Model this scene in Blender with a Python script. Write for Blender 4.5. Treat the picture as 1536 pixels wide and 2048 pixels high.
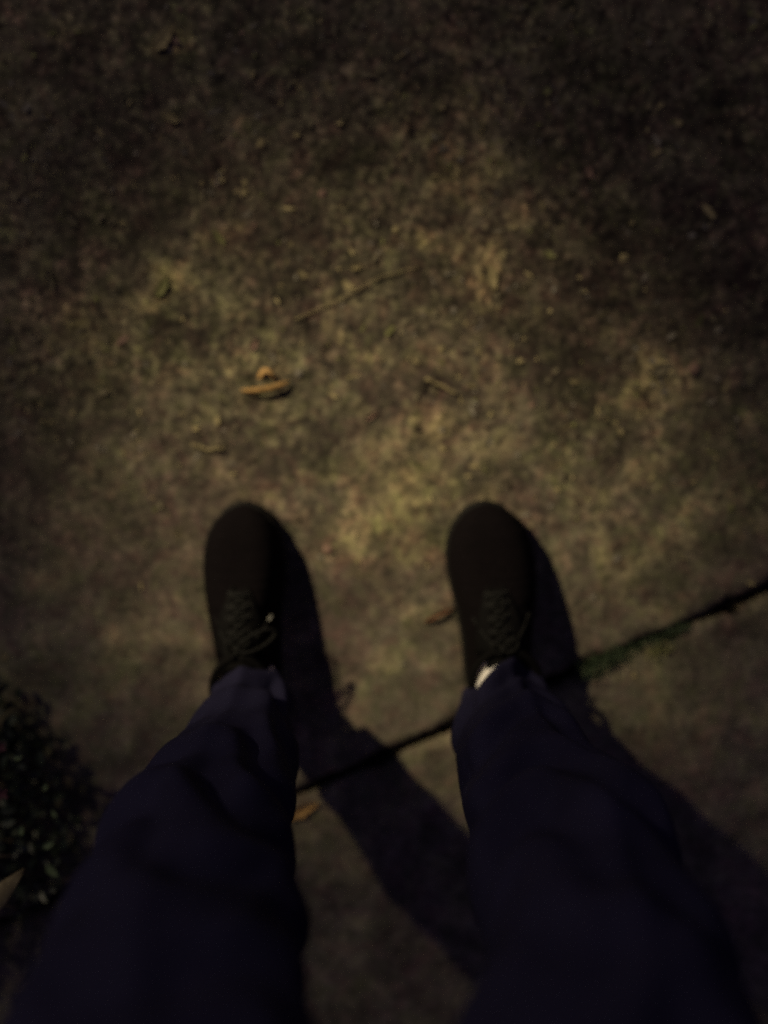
import bpy, bmesh, math, random
import numpy as np
from mathutils import Vector, Matrix

for o in list(bpy.data.objects):
    bpy.data.objects.remove(o)
S = bpy.context.scene
COL = S.collection
random.seed(7)
R = math.radians

# ------------------------------------------------------------------ camera
CAM_H = 1.25                 # phone held in front of the chest
F_PX = 1800.0                # focal length in pixels of the 1536 x 2048 photograph
TILT = R(-6.0)
cam_d = bpy.data.cameras.new('camera')
cam = bpy.data.objects.new('camera', cam_d)
COL.objects.link(cam)
cam.location = (0, 0, CAM_H)
cam.rotation_euler = (TILT, 0, 0)
cam_d.sensor_fit = 'VERTICAL'
cam_d.sensor_height = 36.0
cam_d.lens = 36.0 * F_PX / 2048.0
cam_d.clip_start = 0.01
cam_d.clip_end = 200
cam_d.dof.use_dof = True
cam_d.dof.focus_distance = 0.94
cam_d.dof.aperture_fstop = 0.98
S.camera = cam

# ------------------------------------------------------------------ night sky
w = bpy.data.worlds.new('World')
S.world = w
w.use_nodes = True
nt = w.node_tree
nt.nodes.clear()
sky = nt.nodes.new('ShaderNodeTexSky')
sky.sky_type = 'NISHITA'
sky.sun_disc = False
sky.sun_elevation = R(-3)
sky.sun_rotation = R(-35)
bg = nt.nodes.new('ShaderNodeBackground')
bg.inputs['Strength'].default_value = 0.8
wo = nt.nodes.new('ShaderNodeOutputWorld')
tint = nt.nodes.new('ShaderNodeMix')      # town glow turns the night sky violet blue
tint.data_type = 'RGBA'
tint.blend_type = 'MULTIPLY'
tint.inputs[0].default_value = 1.0
tint.inputs[7].default_value = (0.98, 0.76, 1.2, 1)
nt.links.new(sky.outputs[0], tint.inputs[6])
nt.links.new(tint.outputs[2], bg.inputs[0])
nt.links.new(bg.outputs[0], wo.inputs[0])

# ------------------------------------------------------------------ the lamp up the path, front left
LAMP_AZ = (-0.74, 0.67)      # towards the lamp
LAMP_DIST = 4.6
LAMP_Z = 3.3
POOL = Vector((0.01, -0.10, 0.0))
lamp_pos = Vector((POOL.x + LAMP_AZ[0] * LAMP_DIST, POOL.y + LAMP_AZ[1] * LAMP_DIST, LAMP_Z))
ld = bpy.data.lights.new('lamp_light', 'SPOT')
ld.energy = 1500
ld.color = (1.0, 0.81, 0.47)
ld.spot_size = R(10.8)
ld.spot_blend = 1.0
ld.shadow_soft_size = 0.09
lo = bpy.data.objects.new('lamp_light', ld)
COL.objects.link(lo)
lo.location = lamp_pos
lo.rotation_euler = (POOL - lamp_pos).to_track_quat('-Z', 'Y').to_euler()
lo.scale = (1.0, 0.64, 1.0)      # beam squeezed to an oval, shaped so the ground darkens all round
# second light added at the lamp to lift everything outside the beam
sd = bpy.data.lights.new('lamp_fill', 'POINT')
sd.energy = 190
sd.color = (1.0, 0.82, 0.55)
sd.shadow_soft_size = 0.09
so = bpy.data.objects.new('lamp_fill', sd)
COL.objects.link(so)
so.location = lamp_pos

S.view_settings.view_transform = 'Standard'
S.view_settings.look = 'None'
S.view_settings.exposure = 0.0
S.view_settings.gamma = 1.0
S.view_settings.use_curve_mapping = False
S.render.engine = 'CYCLES'
S.cycles.use_denoising = False
S.cycles.max_bounces = 5
S.cycles.sample_clamp_indirect = 0.5
S.cycles.sample_clamp_direct = 2.0
S.cycles.filter_width = 2.2

# ================================================================== helpers
def G(px, py, z=0.0):
    """Where a sight line of the photograph meets the height z, in metres."""
    x = (px - 768.0) / F_PX
    y = -(py - 1024.0) / F_PX
    c, s = math.cos(TILT), math.sin(TILT)
    yy = y * c + s
    zz = y * s - c
    t = (z - CAM_H) / zz
    return Vector((x * t, yy * t, z))

def setp(o, label=None, cat=None, group=None, kind=None):
    if label: o['label'] = label
    if cat: o['category'] = cat
    if group: o['group'] = group
    if kind: o['kind'] = kind
    return o

def link_mesh(name, me, mat=None, parent=None, smooth=False):
    o = bpy.data.objects.new(name, me)
    COL.objects.link(o)
    if mat:
        for m in (mat if isinstance(mat, (list, tuple)) else [mat]):
            me.materials.append(m)
    if smooth:
        me.polygons.foreach_set('use_smooth', [True] * len(me.polygons))
    if parent: o.parent = parent
    return o

def mesh(name, verts, faces, mat=None, parent=None, smooth=False, mats=None):
    me = bpy.data.meshes.new(name)
    me.from_pydata([tuple(v) for v in verts], [], faces)
    me.update()
    o = link_mesh(name, me, mat, parent, smooth)
    if mats is not None:
        me.polygons.foreach_set('material_index', mats)
    return o

def empty(name, loc=(0, 0, 0)):
    o = bpy.data.objects.new(name, None)
    COL.objects.link(o)
    o.location = loc
    o.empty_display_size = 0.05
    return o

def _h(ix, iy, seed):
    n = (ix.astype(np.int64) * 374761393 + iy.astype(np.int64) * 668265263 + seed * 1274126177) & 0x7fffffff
    n = ((n ^ (n >> 13)) * 1103515245) & 0x7fffffff
    n = (n ^ (n >> 16)) & 0xffff
    return n / 65535.0

def vn(x, y, seed=0):
    x = np.asarray(x, float); y = np.asarray(y, float)
    ix = np.floor(x); iy = np.floor(y)
    fx = x - ix; fy = y - iy
    fx = fx * fx * (3 - 2 * fx); fy = fy * fy * (3 - 2 * fy)
    a = _h(ix, iy, seed); b = _h(ix + 1, iy, seed)
    c = _h(ix, iy + 1, seed); d = _h(ix + 1, iy + 1, seed)
    return (a * (1 - fx) + b * fx) * (1 - fy) + (c * (1 - fx) + d * fx) * fy

def fbm(x, y, seed, octs=3):
    r = 0; a = 0.5; t = 0
    for k in range(octs):
        r = r + a * vn(x * 2 ** k + 3.1 * k, y * 2 ** k - 1.7 * k, seed + k)
        t += a; a *= 0.5
    return r / t

# ------------------------------------------------------------------ materials
def base_mat(name, rough=0.8, spec=0.3):
    m = bpy.data.materials.new(name)
    m.use_nodes = True
    n = m.node_tree
    p = n.nodes['Principled BSDF']
    p.inputs['Roughness'].default_value = rough
    p.inputs['Specular IOR Level'].default_value = spec
    return m, n, p

def noise(n, vec, scale, detail=4, rough=0.6, dist=0.0):
    t = n.nodes.new('ShaderNodeTexNoise')
    t.inputs['Scale'].default_value = scale
    t.inputs['Detail'].default_value = detail
    t.inputs['Roughness'].default_value = rough
    t.inputs['Distortion'].default_value = dist
    n.links.new(vec, t.inputs['Vector'])
    return t.outputs['Fac']

def ramp(n, fac, stops, mode='LINEAR'):
    r = n.nodes.new('ShaderNodeValToRGB')
    r.color_ramp.interpolation = mode
    e = r.color_ramp.elements
    while len(e) < len(stops): e.new(0.5)
    for el, (pos, c) in zip(e, stops):
        el.position = pos
        el.color = (c[0], c[1], c[2], 1) if isinstance(c, (tuple, list)) else (c, c, c, 1)
    n.links.new(fac, r.inputs['Fac'])
    return r.outputs['Color']

def mix(n, fac, a, b, mode='MIX'):
    m = n.nodes.new('ShaderNodeMix')
    m.data_type = 'RGBA'
    m.blend_type = mode
    for s, v in ((0, fac), (6, a), (7, b)):
        if hasattr(v, 'is_linked') or hasattr(v, 'links'):
            n.links.new(v, m.inputs[s])
        else:
            m.inputs[s].default_value = v if not isinstance(v, tuple) else (v[0], v[1], v[2], 1)
    return m.outputs[2]

def math_(n, op, a, b=None, clamp=False):
    m = n.nodes.new('ShaderNodeMath')
    m.operation = op
    m.use_clamp = clamp
    for i, v in enumerate((a, b)):
        if v is None: continue
        if hasattr(v, 'links'): n.links.new(v, m.inputs[i])
        else: m.inputs[i].default_value = v
    return m.outputs[0]

def bump(n, p, height, strength, dist):
    b = n.nodes.new('ShaderNodeBump')
    b.inputs['Strength'].default_value = strength
    b.inputs['Distance'].default_value = dist
    n.links.new(height, b.inputs['Height'])
    n.links.new(b.outputs[0], p.inputs['Normal'])

def ground_mat(name, lo_y, hi_y, smoothness=0.0):
    """Weathered concrete, cleaner near the joint, dirtier and littered ahead of it (world metres)."""
    m, n, p = base_mat(name, 0.85, 0.25)
    tc = n.nodes.new('ShaderNodeNewGeometry')
    pos = tc.outputs['Position']
    sx = n.nodes.new('ShaderNodeSeparateXYZ')
    n.links.new(pos, sx.inputs[0])
    big = noise(n, pos, 4.5, 4, 0.55, 0.3)
    mid = noise(n, pos, 22, 5, 0.65, 0.6)
    sml = noise(n, pos, 75, 5, 0.7, 0.4)
    fin = noise(n, pos, 300, 3, 0.6)
    # dirt increases forward of the joint
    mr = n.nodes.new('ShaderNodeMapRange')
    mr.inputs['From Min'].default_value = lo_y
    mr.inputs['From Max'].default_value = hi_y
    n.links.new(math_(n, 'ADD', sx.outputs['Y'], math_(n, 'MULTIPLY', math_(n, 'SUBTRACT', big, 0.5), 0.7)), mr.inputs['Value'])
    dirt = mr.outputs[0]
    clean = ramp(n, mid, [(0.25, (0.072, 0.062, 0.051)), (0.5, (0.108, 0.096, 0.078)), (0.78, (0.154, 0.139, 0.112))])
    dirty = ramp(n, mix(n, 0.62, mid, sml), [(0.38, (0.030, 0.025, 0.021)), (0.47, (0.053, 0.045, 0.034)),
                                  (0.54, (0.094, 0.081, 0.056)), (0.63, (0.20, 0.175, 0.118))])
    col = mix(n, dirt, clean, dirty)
    col = mix(n, 1.0, col, ramp(n, sml, [(0.33, 0.58), (0.67, 1.46)]), 'MULTIPLY')
    col = mix(n, 1.0, col, ramp(n, fin, [(0.3, 0.80), (0.7, 1.2)]), 'MULTIPLY')
    # green algae and reddish earth stains
    hue = noise(n, pos, 6.3, 3, 0.6, 0.8)
    col = mix(n, 1.0, col, ramp(n, hue, [(0.36, (1.07, 0.95, 1.02)), (0.5, (1, 1, 1)), (0.64, (0.97, 1.03, 0.90))]), 'MULTIPLY')
    hue2 = noise(n, pos, 38, 3, 0.6, 0.8)
    col = mix(n, 1.0, col, ramp(n, hue2, [(0.36, (1.12, 0.93, 0.98)), (0.5, (1, 1, 1)), (0.64, (0.95, 1.04, 0.86))]), 'MULTIPLY')
    # broad damp stains, and pale threads of lime and lichen between them
    damp = noise(n, pos, 7.5, 5, 0.62, 1.2)
    col = mix(n, 1.0, col, ramp(n, damp, [(0.36, 0.62), (0.50, 0.95), (0.64, 1.25)]), 'MULTIPLY')
    thr = noise(n, pos, 17, 5, 0.6, 2.4)
    ridge = math_(n, 'SUBTRACT', 1.0, math_(n, 'MULTIPLY', math_(n, 'ABSOLUTE', math_(n, 'SUBTRACT', thr, 0.5)), 16.0), True)
    col = mix(n, math_(n, 'MULTIPLY', ridge, ramp(n, noise(n, pos, 9, 2, 0.5), [(0.42, 0.0), (0.62, 0.55)])), col, (0.20, 0.18, 0.125))
    at = n.nodes.new('ShaderNodeAttribute'); at.attribute_name = 'patch_tone'
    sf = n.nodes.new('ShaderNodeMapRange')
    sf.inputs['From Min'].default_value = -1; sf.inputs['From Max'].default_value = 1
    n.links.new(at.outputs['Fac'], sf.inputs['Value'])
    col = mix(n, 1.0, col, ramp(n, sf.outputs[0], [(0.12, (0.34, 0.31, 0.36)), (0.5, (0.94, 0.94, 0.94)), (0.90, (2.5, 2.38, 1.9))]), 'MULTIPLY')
    n.links.new(col, p.inputs['Base Color'])
    h = math_(n, 'ADD', math_(n, 'MULTIPLY', sml, 1.0), math_(n, 'MULTIPLY', fin, 0.35))
    bump(n, p, h, 0.4, 0.002)
    return m

def simple_mat(name, c1, c2, scale=60, rough=0.8, spec=0.3, bstr=0.3, bdist=0.001):
    m, n, p = base_mat(name, rough, spec)
    tc = n.nodes.new('ShaderNodeTexCoord')
    f = noise(n, tc.outputs['Object'], scale, 5, 0.6, 0.3)
    n.links.new(ramp(n, f, [(0.32, c1), (0.68, c2)]), p.inputs['Base Color'])
    bump(n, p, f, bstr, bdist)
    return m

def cloth_mat(name, c1, c2):
    m, n, p = base_mat(name, 0.85, 0.15)
    tc = n.nodes.new('ShaderNodeTexCoord')
    f = noise(n, tc.outputs['Object'], 9, 4, 0.6, 0.3)
    n.links.new(ramp(n, f, [(0.3, c1), (0.7, c2)]), p.inputs['Base Color'])
    wv = n.nodes.new('ShaderNodeTexWave')
    wv.inputs['Scale'].default_value = 380
    wv.bands_direction = 'DIAGONAL'
    n.links.new(tc.outputs['Object'], wv.inputs['Vector'])
    bump(n, p, wv.outputs['Fac'], 0.25, 0.0006)
    p.inputs['Specular IOR Level'].default_value = 0.06
    p.inputs['Sheen Weight'].default_value = 0.0
    p.inputs['Sheen Tint'].default_value = (0.35, 0.32, 0.75, 1)
    return m

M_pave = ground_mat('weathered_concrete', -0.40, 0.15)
M_soil = simple_mat('damp_soil', (0.012, 0.010, 0.008), (0.035, 0.028, 0.020), 40, 0.95, 0.1, 0.8, 0.01)
M_navy = cloth_mat('navy_trouser_cloth', (0.0145, 0.0142, 0.036), (0.022, 0.0215, 0.052))
M_jacket = cloth_mat('black_jacket_cloth', (0.012, 0.012, 0.014), (0.020, 0.020, 0.024))
M_suede = simple_mat('black_brown_suede', (0.0030, 0.0024, 0.0033), (0.0055, 0.0042, 0.0052), 260, 0.95, 0.05, 0.5, 0.0008)
M_leather = simple_mat('black_leather', (0.0016, 0.0015, 0.0019), (0.0036, 0.0034, 0.004), 120, 0.8, 0.1, 0.3, 0.0006)
M_rubber = simple_mat('black_rubber', (0.003, 0.003, 0.0035), (0.006, 0.006, 0.006), 90, 0.75, 0.2)
M_lace = simple_mat('charcoal_lace', (0.005, 0.0052, 0.0055), (0.011, 0.0115, 0.0115), 400, 0.8, 0.2)
M_metal, _n, _p = base_mat('dull_eyelet_metal', 0.7, 0.2)
_p.inputs['Base Color'].default_value = (0.022, 0.023, 0.023, 1)
M_tip = simple_mat('pale_lace_tip', (0.22, 0.23, 0.22), (0.32, 0.32, 0.30), 300, 0.5, 0.4)
M_sock = simple_mat('white_sock_knit', (0.84, 0.82, 0.80), (0.90, 0.88, 0.86), 500, 0.9, 0.1, 0.5, 0.0008)
M_shadesock = simple_mat('shaded_sock_knit', (0.70, 0.68, 0.66), (0.8, 0.78, 0.76), 500, 0.9, 0.1, 0.5, 0.0008)  # the white knit again, with shade put into its colour; eye whites too
M_skin = simple_mat('skin', (0.36, 0.21, 0.15), (0.45, 0.27, 0.20), 30, 0.55, 0.35)
M_hair = simple_mat('dark_hair', (0.010, 0.008, 0.007), (0.03, 0.022, 0.017), 200, 0.6, 0.3, 0.8, 0.003)
M_leaf_y = simple_mat('ochre_dead_leaf', (0.24, 0.145, 0.056), (0.44, 0.27, 0.105), 90, 0.75, 0.25)
M_leaf_r = simple_mat('rust_dead_leaf', (0.095, 0.038, 0.02), (0.155, 0.06, 0.028), 90, 0.75, 0.25)
M_leaf_t = simple_mat('straw_dead_leaf', (0.16, 0.135, 0.075), (0.27, 0.23, 0.13), 90, 0.8, 0.2)
M_leaf_g = simple_mat('greenish_dead_leaf', (0.10, 0.105, 0.045), (0.17, 0.17, 0.075), 90, 0.8, 0.2)
M_leaf_p = simple_mat('pinkish_dry_petal', (0.14, 0.09, 0.073), (0.22, 0.145, 0.12), 90, 0.8, 0.2)
M_leaf_d = simple_mat('dark_rotten_leaf', (0.022, 0.018, 0.014), (0.045, 0.036, 0.027), 90, 0.85, 0.2)
M_grit = simple_mat('grey_grit', (0.11, 0.10, 0.085), (0.20, 0.185, 0.16), 90, 0.9, 0.2)
M_grey_t = simple_mat('weathered_leaf', (0.085, 0.075, 0.052), (0.13, 0.115, 0.08), 90, 0.85, 0.2)
M_bark = simple_mat('twig_bark', (0.055, 0.044, 0.03), (0.12, 0.10, 0.07), 200, 0.9, 0.1)
M_bush = simple_mat('dark_shrub_leaf', (0.007, 0.012, 0.007), (0.022, 0.034, 0.018), 30, 0.42, 0.4)
M_bush_m = simple_mat('grey_green_shrub_leaf', (0.03, 0.042, 0.03), (0.075, 0.095, 0.065), 30, 0.4, 0.4)
M_bush_l = simple_mat('pale_green_leaf', (0.09, 0.14, 0.06), (0.18, 0.24, 0.11), 60, 0.5, 0.35)
M_weed = simple_mat('joint_weed_leaf', (0.014, 0.026, 0.013), (0.036, 0.056, 0.026), 120, 0.6, 0.3)
M_blossom = simple_mat('faded_pink_petal', (0.07, 0.025, 0.035), (0.11, 0.045, 0.06), 120, 0.7, 0.2)
M_lampmetal = simple_mat('painted_post', (0.03, 0.035, 0.03), (0.05, 0.055, 0.05), 20, 0.5, 0.5)

# ================================================================== ground and pavement
P1 = G(1536, 1180); P2 = G(600, 1588)
UDIR = (P1 - P2).normalized()
VDIR = Vector((-UDIR.y, UDIR.x, 0))
O = G(1050, 1392)
def uv(p):
    d = p - O
    return d.dot(UDIR), d.dot(VDIR)

def axis(a, b, fa, fb, fine, coarse=0.08):
    pts = []
    x = a
    while x < b - 1e-6:
        pts.append(x)
        x += fine if fa <= x <= fb else coarse
        if pts[-1] < fa < x: x = fa
    pts.append(b)
    return np.array(pts)

pave = empty('pavement', O)
setp(pave, kind='structure')
def edge_noise(t, seed):
    return (fbm(t * 22, t * 0 + seed, seed, 3) - 0.5) * 0.017 + (vn(t * 110, t * 0 + 5, seed) - 0.5) * 0.003

def surf_h(X, Y):
    """relief of the concrete in metres, at world x, y"""
    rough = np.clip((Y + 0.40 + (fbm(X * 3, Y * 3, 5) - .5) * 0.9) / 0.5, 0.0, 1.0)
    z = (fbm(X * 3.0, Y * 3.0, 11, 2) - 0.5) * 0.006
    a = fbm(X * 32, Y * 32, 21, 3) - 0.5
    b = fbm(X * 95, Y * 95, 31, 3) - 0.5
    z = z + (0.0010 + 0.0040 * rough) * a + (0.0005 + 0.0022 * rough) * b
    pit = np.clip(0.30 - vn(X * 60, Y * 60, 77), 0, 1)
    z = z - pit * 0.004 * (0.25 + rough)
    return z

PATCHES = [  # px, py, radius in m, strength: pale and dark patches, multiplied into the concrete colour
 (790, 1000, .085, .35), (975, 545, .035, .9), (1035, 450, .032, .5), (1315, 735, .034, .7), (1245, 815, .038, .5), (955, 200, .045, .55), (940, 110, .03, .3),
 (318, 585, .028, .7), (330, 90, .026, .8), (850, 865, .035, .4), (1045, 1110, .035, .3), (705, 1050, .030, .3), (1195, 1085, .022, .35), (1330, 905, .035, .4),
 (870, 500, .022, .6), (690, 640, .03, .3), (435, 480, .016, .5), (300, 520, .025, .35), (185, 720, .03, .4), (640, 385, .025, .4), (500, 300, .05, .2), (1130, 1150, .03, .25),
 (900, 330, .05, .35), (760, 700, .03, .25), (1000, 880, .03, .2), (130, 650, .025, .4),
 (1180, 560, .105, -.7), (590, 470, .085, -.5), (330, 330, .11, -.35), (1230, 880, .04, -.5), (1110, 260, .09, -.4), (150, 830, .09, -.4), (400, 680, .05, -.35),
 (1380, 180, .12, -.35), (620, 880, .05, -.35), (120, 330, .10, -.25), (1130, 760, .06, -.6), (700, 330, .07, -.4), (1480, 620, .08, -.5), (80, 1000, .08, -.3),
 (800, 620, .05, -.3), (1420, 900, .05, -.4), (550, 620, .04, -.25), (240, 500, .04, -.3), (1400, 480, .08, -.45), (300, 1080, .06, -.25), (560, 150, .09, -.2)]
def patch_map(X, Y):
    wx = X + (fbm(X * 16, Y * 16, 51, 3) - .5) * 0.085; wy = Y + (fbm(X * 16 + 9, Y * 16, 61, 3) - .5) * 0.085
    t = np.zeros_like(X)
    for (px, py, rr, k) in PATCHES:
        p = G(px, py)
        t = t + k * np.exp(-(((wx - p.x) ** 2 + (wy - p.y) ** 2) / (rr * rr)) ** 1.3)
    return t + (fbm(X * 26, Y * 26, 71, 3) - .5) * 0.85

def slab(u0, u1, v0, v1, fu, fv, fine):
    us = axis(u0, u1, fu[0], fu[1], fine)
    if v1 <= 0.01:
        vs = -axis(-v1, -v0, fv[0], fv[1], fine)[::-1]
    else:
        vs = axis(v0, v1, fv[0], fv[1], fine)
    U, V = np.meshgrid(us, vs, indexing='ij')
    nu, nv = U.shape
    # ragged edge along the joint
    U = U.copy(); V = V.copy()
    if v1 <= 0.01: V[:, -1] += edge_noise(U[:, -1], 3)
    else: V[:, 0] += edge_noise(U[:, 0], 9)
    X = O.x + U * UDIR.x + V * VDIR.x
    Y = O.y + U * UDIR.y + V * VDIR.y
    Z = surf_h(X, Y)
    patch_tone = patch_map(X, Y)
    e = np.minimum(np.minimum(U - us[0], us[-1] - U), np.minimum(V - V.min(1, keepdims=True), V.max(1, keepdims=True) - V))
    Z = Z - 0.006 * np.clip(1 - e / (0.006 + 0.012 * vn(X * 40, Y * 40, 8)), 0, 1) ** 2
    verts = np.stack([X - O.x, Y - O.y, Z], -1).reshape(-1, 3)
    i = np.arange(nu - 1)[:, None]; j = np.arange(nv - 1)[None, :]
    a = (i * nv + j).ravel()
    faces = np.stack([a, a + nv, a + nv + 1, a + 1], 1)
    # skirt
    ring = [k * nv for k in range(nu)] + [(nu - 1) * nv + k for k in range(1, nv)] + \
           [k * nv + nv - 1 for k in range(nu - 2, -1, -1)] + [k for k in range(nv - 2, 0, -1)]
    base = len(verts)
    low = verts[ring].copy(); low[:, 2] = -0.06
    verts = np.vstack([verts, low])
    n = len(ring)
    side = [(ring[k], base + k, base + (k + 1) % n, ring[(k + 1) % n]) for k in range(n)]
    me = bpy.data.meshes.new('slab')
    me.from_pydata(verts.tolist(), [], faces.tolist() + side)
    me.update()
    at = me.attributes.new('patch_tone', 'FLOAT', 'POINT')
    at.data.foreach_set('value', np.concatenate([patch_tone.ravel(), patch_tone.ravel()[ring]]).astype(np.float32))
    o = link_mesh('slab', me, M_pave, pave, smooth=True)
    return o

g = 0.0085
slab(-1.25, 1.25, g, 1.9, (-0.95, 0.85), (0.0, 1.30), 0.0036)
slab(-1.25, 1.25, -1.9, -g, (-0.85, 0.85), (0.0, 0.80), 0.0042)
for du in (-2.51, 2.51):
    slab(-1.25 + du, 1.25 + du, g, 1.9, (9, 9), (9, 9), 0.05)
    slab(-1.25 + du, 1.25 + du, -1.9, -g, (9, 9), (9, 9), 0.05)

gs = mesh('ground', [(-60, -60, -0.035), (60, -60, -0.035), (60, 60, -0.035), (-60, 60, -0.035)], [(0, 1, 2, 3)], M_soil)
setp(gs, kind='structure')

def gz(x, y):
    """height of the pavement surface at x, y"""
    return float(surf_h(np.array([x]), np.array([y]))[0])

# ================================================================== litter too fine to count
def flake_geo(verts, faces, mats, x, y, size, ang, elong, mi, lift=0.001, seg=6, tilt=0.35, zb=None):
    b = len(verts)
    tx = random.uniform(-tilt, tilt); ty = random.uniform(-tilt, tilt)
    z0 = (gz_arr if zb is None else zb) + lift
    ca, sa = math.cos(ang), math.sin(ang)
    curl = random.uniform(0, 0.5) * size
    verts.append((x, y, z0 + size * 0.15))
    for k in range(seg):
        t = 2 * math.pi * k / seg
        r = size * random.uniform(0.55, 1.1)
        lx = r * math.cos(t) * elong; ly = r * math.sin(t)
        verts.append((x + lx * ca - ly * sa, y + lx * sa + ly * ca,
                      z0 + size * 0.15 + lx * tx + ly * ty + curl * (ly / size) ** 2 * random.uniform(.4, 1)))
    for k in range(seg):
        faces.append((b, b + 1 + k, b + 1 + (k + 1) % seg)); mats.append(mi)

LM = [M_leaf_t, M_leaf_g, M_grit, M_leaf_d, M_leaf_p, M_leaf_y, M_grey_t]
def scatter(name, n, seed, sizes, xr, yr, dens, label, weights, shoulder=0.25):
    rng = np.random.RandomState(seed)
    random.seed(seed)
    V, F, Mi = [], [], []
    X = rng.uniform(xr[0], xr[1], n * 3); Y = rng.uniform(yr[0], yr[1], n * 3)
    D = dens(X, Y)
    keep = rng.uniform(0, 1, n * 3) < D
    X = X[keep][:n]; Y = Y[keep][:n]
    Z = surf_h(X, Y)
    for x, y, z in zip(X, Y, Z):
        s = random.uniform(*sizes) * (1 if random.random() < 0.8 else 1.6)
        mi = random.choices(range(len(LM)), weights)[0]
        flake_geo(V, F, Mi, x, y, s, random.uniform(0, 6.28), random.choice((1, 1.3, 1.8, 3.0)), mi, 0.0004, 5, 0.4, z)
    o = mesh(name, V, F, LM, None, False, Mi)
    setp(o, label, 'leaf litter', None, 'stuff')
    return o

def joint_clear(X, Y):
    v = (X - O.x) * VDIR.x + (Y - O.y) * VDIR.y
    return np.abs(v) > 0.02

def dens_up(X, Y):
    c = fbm(X * 9, Y * 9, 41, 3)
    a = np.clip((Y + 0.33 + (fbm(X * 3, Y * 3, 5) - .5) * 0.6) / 0.55, 0.02, 1)
    return a * np.clip((c - 0.30) * 2.6, 0.05, 1) * joint_clear(X, Y)

scatter('leaf_litter', 4500, 3, (0.0015, 0.0036), (-0.8, 0.8), (-0.55, 1.05), dens_up,
        'fine crumbled leaf litter and grit scattered over the concrete', (6, 2, 5, 2, 0.3, 0.0, 12))
scatter('leaf_litter', 70, 5, (0.0035, 0.0055), (-0.8, 0.8), (-0.45, 1.05), dens_up,
        'larger broken bits of dead leaf lying among the fine litter', (2, 1, 1.0, 1, 0.0, 0.0, 12))

# ================================================================== single leaves, twigs and stones
def leaf_obj(name, px, py, length, width, ang, mat, curl=0.3, bend=0.25, serr=0.0, lift=0.002, roll=0.0, stem=0.0, seed=1, parent=None):
    """A dead leaf: blade with a midrib, curled across and bent along, with thickness."""
    random.seed(seed)
    p = G(px, py)
    nl, nw = 16, 8
    V, F = [], []
    for i in range(nl + 1):
        t = i / nl
        wv = width * 0.5 * (math.sin(math.pi * min(1, t * 0.97 + 0.015)) ** 0.75) * (1.15 - 0.45 * t)
        if serr and i % 2: wv *= 1 - serr
        wv *= random.uniform(0.72, 1.08)
        for j in range(nw + 1):
            s = (j / nw) * 2 - 1
            a = s * curl * math.pi * 0.5
            rr = wv / max(curl * math.pi * 0.5, 0.05)
            yy = math.sin(a) * rr
            zz = (1 - math.cos(a)) * rr + abs(s) * 0.0008 + random.uniform(-1, 1) * 0.0004
            xx = (t - 0.5) * length
            zz += bend * length * (t - 0.5) ** 2 * 1.2
            yy += bend * length * 0.5 * (t - 0.5) ** 2
            V.append(Vector((xx, yy, zz)))
    for i in range(nl):
        for j in range(nw):
            a = i * (nw + 1) + j
            F.append((a, a + nw + 1, a + nw + 2, a + 1))
    rot = Matrix.Rotation(ang, 3, 'Z') @ Matrix.Rotation(roll, 3, 'X')
    V = [rot @ v for v in V]
    zmin = min(v.z for v in V)
    V = [Vector((v.x, v.y, v.z - zmin)) for v in V]
    o = mesh(name, V, F, mat, parent, True)
    o.location = (p.x, p.y, gz(p.x, p.y) + lift)
    sm = o.modifiers.new('thickness', 'SOLIDIFY'); sm.thickness = 0.0006
    if stem:
        e0 = rot @ Vector((-0.5 * length, 0, 0)); e0.z = max(0, e0.z - zmin)
        pts = [e0 + rot @ Vector((-stem * k / 5, 0.2 * stem * (k / 5) ** 2, 0.0)) for k in range(6)]
        tube('stem', pts, 0.0009, mat, o)
    return o

def tube_geo(pts, rad, seg=8, close=False):
    V, F = [], []
    n = len(pts)
    prev = None
    for i, p in enumerate(pts):
        d = (pts[min(i + 1, n - 1)] - pts[max(i - 1, 0)]).normalized()
        up = Vector((0, 0, 1)) if abs(d.z) < 0.9 else Vector((1, 0, 0))
        if prev is not None: up = prev
        a = d.cross(up).normalized(); b = a.cross(d).normalized()
        prev = b
        r = rad[i] if isinstance(rad, (list, tuple)) else rad
        for k in range(seg):
            t = 2 * math.pi * k / seg
            V.append(p + a * math.cos(t) * r + b * math.sin(t) * r)
    for i in range(n - 1):
        for k in range(seg):
            F.append((i * seg + k, i * seg + (k + 1) % seg, (i + 1) * seg + (k + 1) % seg, (i + 1) * seg + k))
    F.append(tuple(range(seg))[::-1]); F.append(tuple((n - 1) * seg + k for k in range(seg)))
    return V, F

def tube(name, pts, rad, mat, parent=None, seg=8):
    V, F = tube_geo([Vector(p) for p in pts], rad, seg)
    return mesh(name, V, F, mat, parent, True)

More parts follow.
